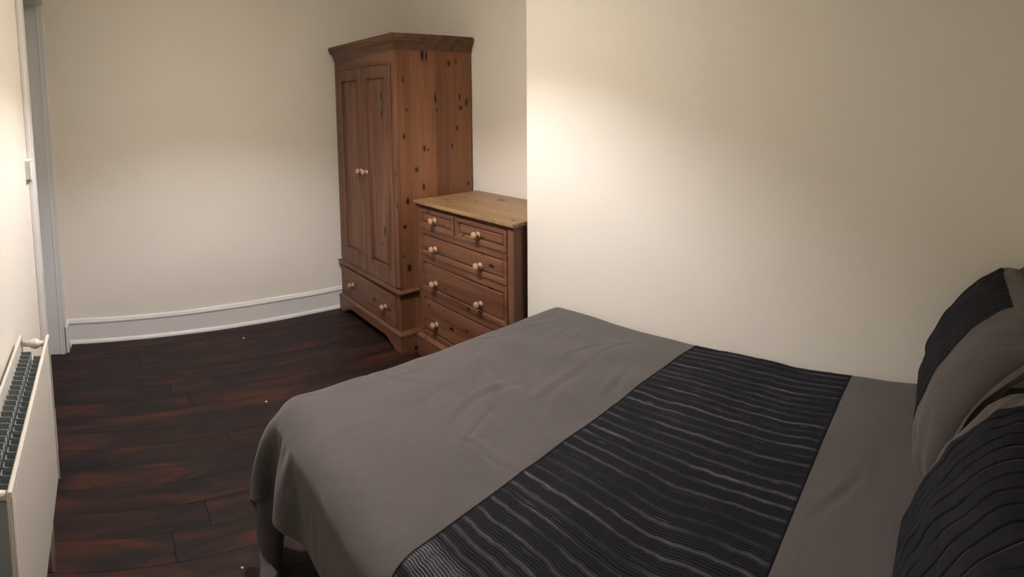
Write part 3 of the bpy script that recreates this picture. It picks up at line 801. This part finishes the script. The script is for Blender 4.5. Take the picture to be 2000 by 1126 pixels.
# ================================================================== PILLOWS
M_PIL = fabric('taupe_pillow_cotton', (0.082, 0.073, 0.068), (0.058, 0.052, 0.049))
M_PB = pleat_mat('black_pin_tuck', (0.0015, 0.0015, 0.002), (0.026, 0.027, 0.036))
TD_ = np.array([.30, 0, .46]); TD_ /= np.linalg.norm(TD_)      # up the lean
ND_ = np.array([-TD_[2], 0, TD_[0]])                          # towards the room
PH0, PH1 = math.radians(4), math.radians(66)
def lean(l, Ht):
    """the pillow rolls back: nearly upright at its foot, lying over at its top"""
    k = (PH1-PH0)/Ht; ph = PH0+k*l
    return (math.cos(PH0)-np.cos(ph))/k, (np.sin(ph)-math.sin(PH0))/k, -np.cos(ph), np.sin(ph)
def pillow(y0, y1, basep, Ht, T, band_s, seed, label, sag=0., tilt=0., tend=.7, pitch=.034):
    """standing pillow leaning on the head wall; s runs along y, t up the lean"""
    yc = (y0+y1)/2; Wd = (y1-y0)/2
    root = thing('pillow', label, 'pillow', (basep[0], yc, basep[2]), 'pillows leaning at the head of the bed')
    bp = np.array([basep[0], yc, basep[2]])
    ns, nt = 150, 130
    def surf(S, Tt, side, extra=0.):
        e = 4.6
        prof = np.clip(1-np.abs(S)**e, 0, 1)**.55*np.clip(1-np.abs(Tt)**e, 0, 1)**.55
        th = T*prof*(1 if side > 0 else -1)
        # sides pulled in between the corners
        ss = S*(1-.02*(1-Tt**2)); tt = Tt*(1-.04*(1-S**2))
        w = (.016*vnoise(S*2.2+5, Tt*2.2+5, seed)+.010*vnoise((S+Tt)*5+9, (S-Tt)*2.4+9, seed+1))*prof**.5
        # creases radiating from the corners
        for (cs, ct) in ((-1, 1), (1, 1), (-1, -1), (1, -1)):
            ang = np.arctan2(Tt-ct, S-cs); rr = np.hypot(Tt-ct, S-cs)
            w = w+.007*np.sin(ang*13+seed)*np.exp(-(rr/.65)**2)*prof**.4
        th = th+w*(1 if side > 0 else 1)+extra
        lx = ss*Wd; ly = (tt+1)/2*Ht
        # soft top slumps back and to the sides
        drop = sag*np.clip(np.abs(S)-.55, 0, 1)**2*np.clip((Tt+.2), 0, 1)
        P = bp+np.stack([np.zeros_like(S), np.ones_like(S), np.zeros_like(S)], -1)*lx[..., None]
        lc = ly-drop; cx, cz, nx_, nz_ = lean(lc, Ht)
        P[..., 0] += cx; P[..., 2] += cz
        P = P+np.stack([nx_, np.zeros_like(S), nz_], -1)*(th-T*.1)[..., None]
        P[..., 1] += tilt*(ly)
        P[..., 2] = np.maximum(P[..., 2], .648)
        P[..., 0] = np.minimum(P[..., 0], XR-.012)
        return P
    s = np.sin(np.linspace(-1, 1, ns)*math.pi/2); tt = np.sin(np.linspace(-1, 1, nt)*math.pi/2)
    S, Tt = np.meshgrid(s, tt, indexing='ij')
    F = surf(S, Tt, 1); Bk = surf(S, Tt, -1)
    b = bp
    case = build_grid('pillowcase', [F-b, Bk[:, ::-1]-b], M_PIL, root)
    # flange round the edge
    rim = []
    loop = [(x, -1.) for x in np.linspace(-1, 1, 80)]+[(1., x) for x in np.linspace(-1, 1, 60)[1:]]+[(x, 1.) for x in np.linspace(1, -1, 80)[1:]]+[(-1., x) for x in np.linspace(1, -1, 60)[1:]]
    ls = np.array(loop); p0 = surf(ls[:, 0][None], ls[:, 1][None], 1)[0]
    for k, fw in enumerate((-.004, .007, .014, .020)):
        sc_ = fw
        dirs = np.stack([ls[:, 0]**9, ls[:, 1]**9], -1)
        q = p0+np.array([0, 1., 0])*(dirs[:, :1]*sc_)+TD_*(dirs[:, 1:]*sc_)+ND_*(.006*np.sin(np.arange(len(ls))*.21+seed)*k/3)[:, None]
        q[:, 0] = np.minimum(q[:, 0], XR-.008)
        q[:, 2] = np.maximum(q[:, 2], .642)
        rim.append(q-b)
    fo = build_grid('flange', [np.array(rim)], M_PIL, root)
    fm = fo.modifiers.new('thickness', 'SOLIDIFY'); fm.thickness = .004; fm.offset = 0
    # pleated band on the front
    s0, s1 = band_s
    sb = np.linspace(s0, s1, 420); tb = np.linspace(-.995, tend, 160)
    Sb, Tb = np.meshgrid(sb, tb, indexing='ij')
    yl = Sb*Wd+.003*vnoise(Tb*3, Sb*2, seed+7)
    pr = pitch
    ph = (yl/pr) % 1
    line = np.exp(-((ph-.5)/.075)**2)*np.clip(vnoise(Tb*4+3, np.floor(yl/pr)*1.7, seed+8)*3+1.3, .15, 1)
    tiny = .0006*vnoise(yl*400, Tb*6, seed+9)
    e_ = -.0028*line+tiny+.0026
    Pb = surf(Sb, Tb, 1, e_)
    so_ = build_grid('pleated_band', [Pb-b], M_PB, root, np.clip(1-line*1.8, 0, 1)*.6)
    tag(so_, 'black band with narrow stitched tucks')
    return root
pillow(1.178, 1.785, (-.006, 0, .652), .49, .080, (-.40, .80), 101, 'far pillow next to the chimney breast wall, black band on taupe', sag=.03, tend=.80, pitch=.024, tilt=.0)
pillow(.545, 1.130, (.004, 0, .652), .385, .085, (-.90, .60), 140, 'near pillow at the open side of the bed, black band on taupe', sag=.06, tend=.93)

for o in bpy.data.objects:
    if '_base' in o: del o['_base']
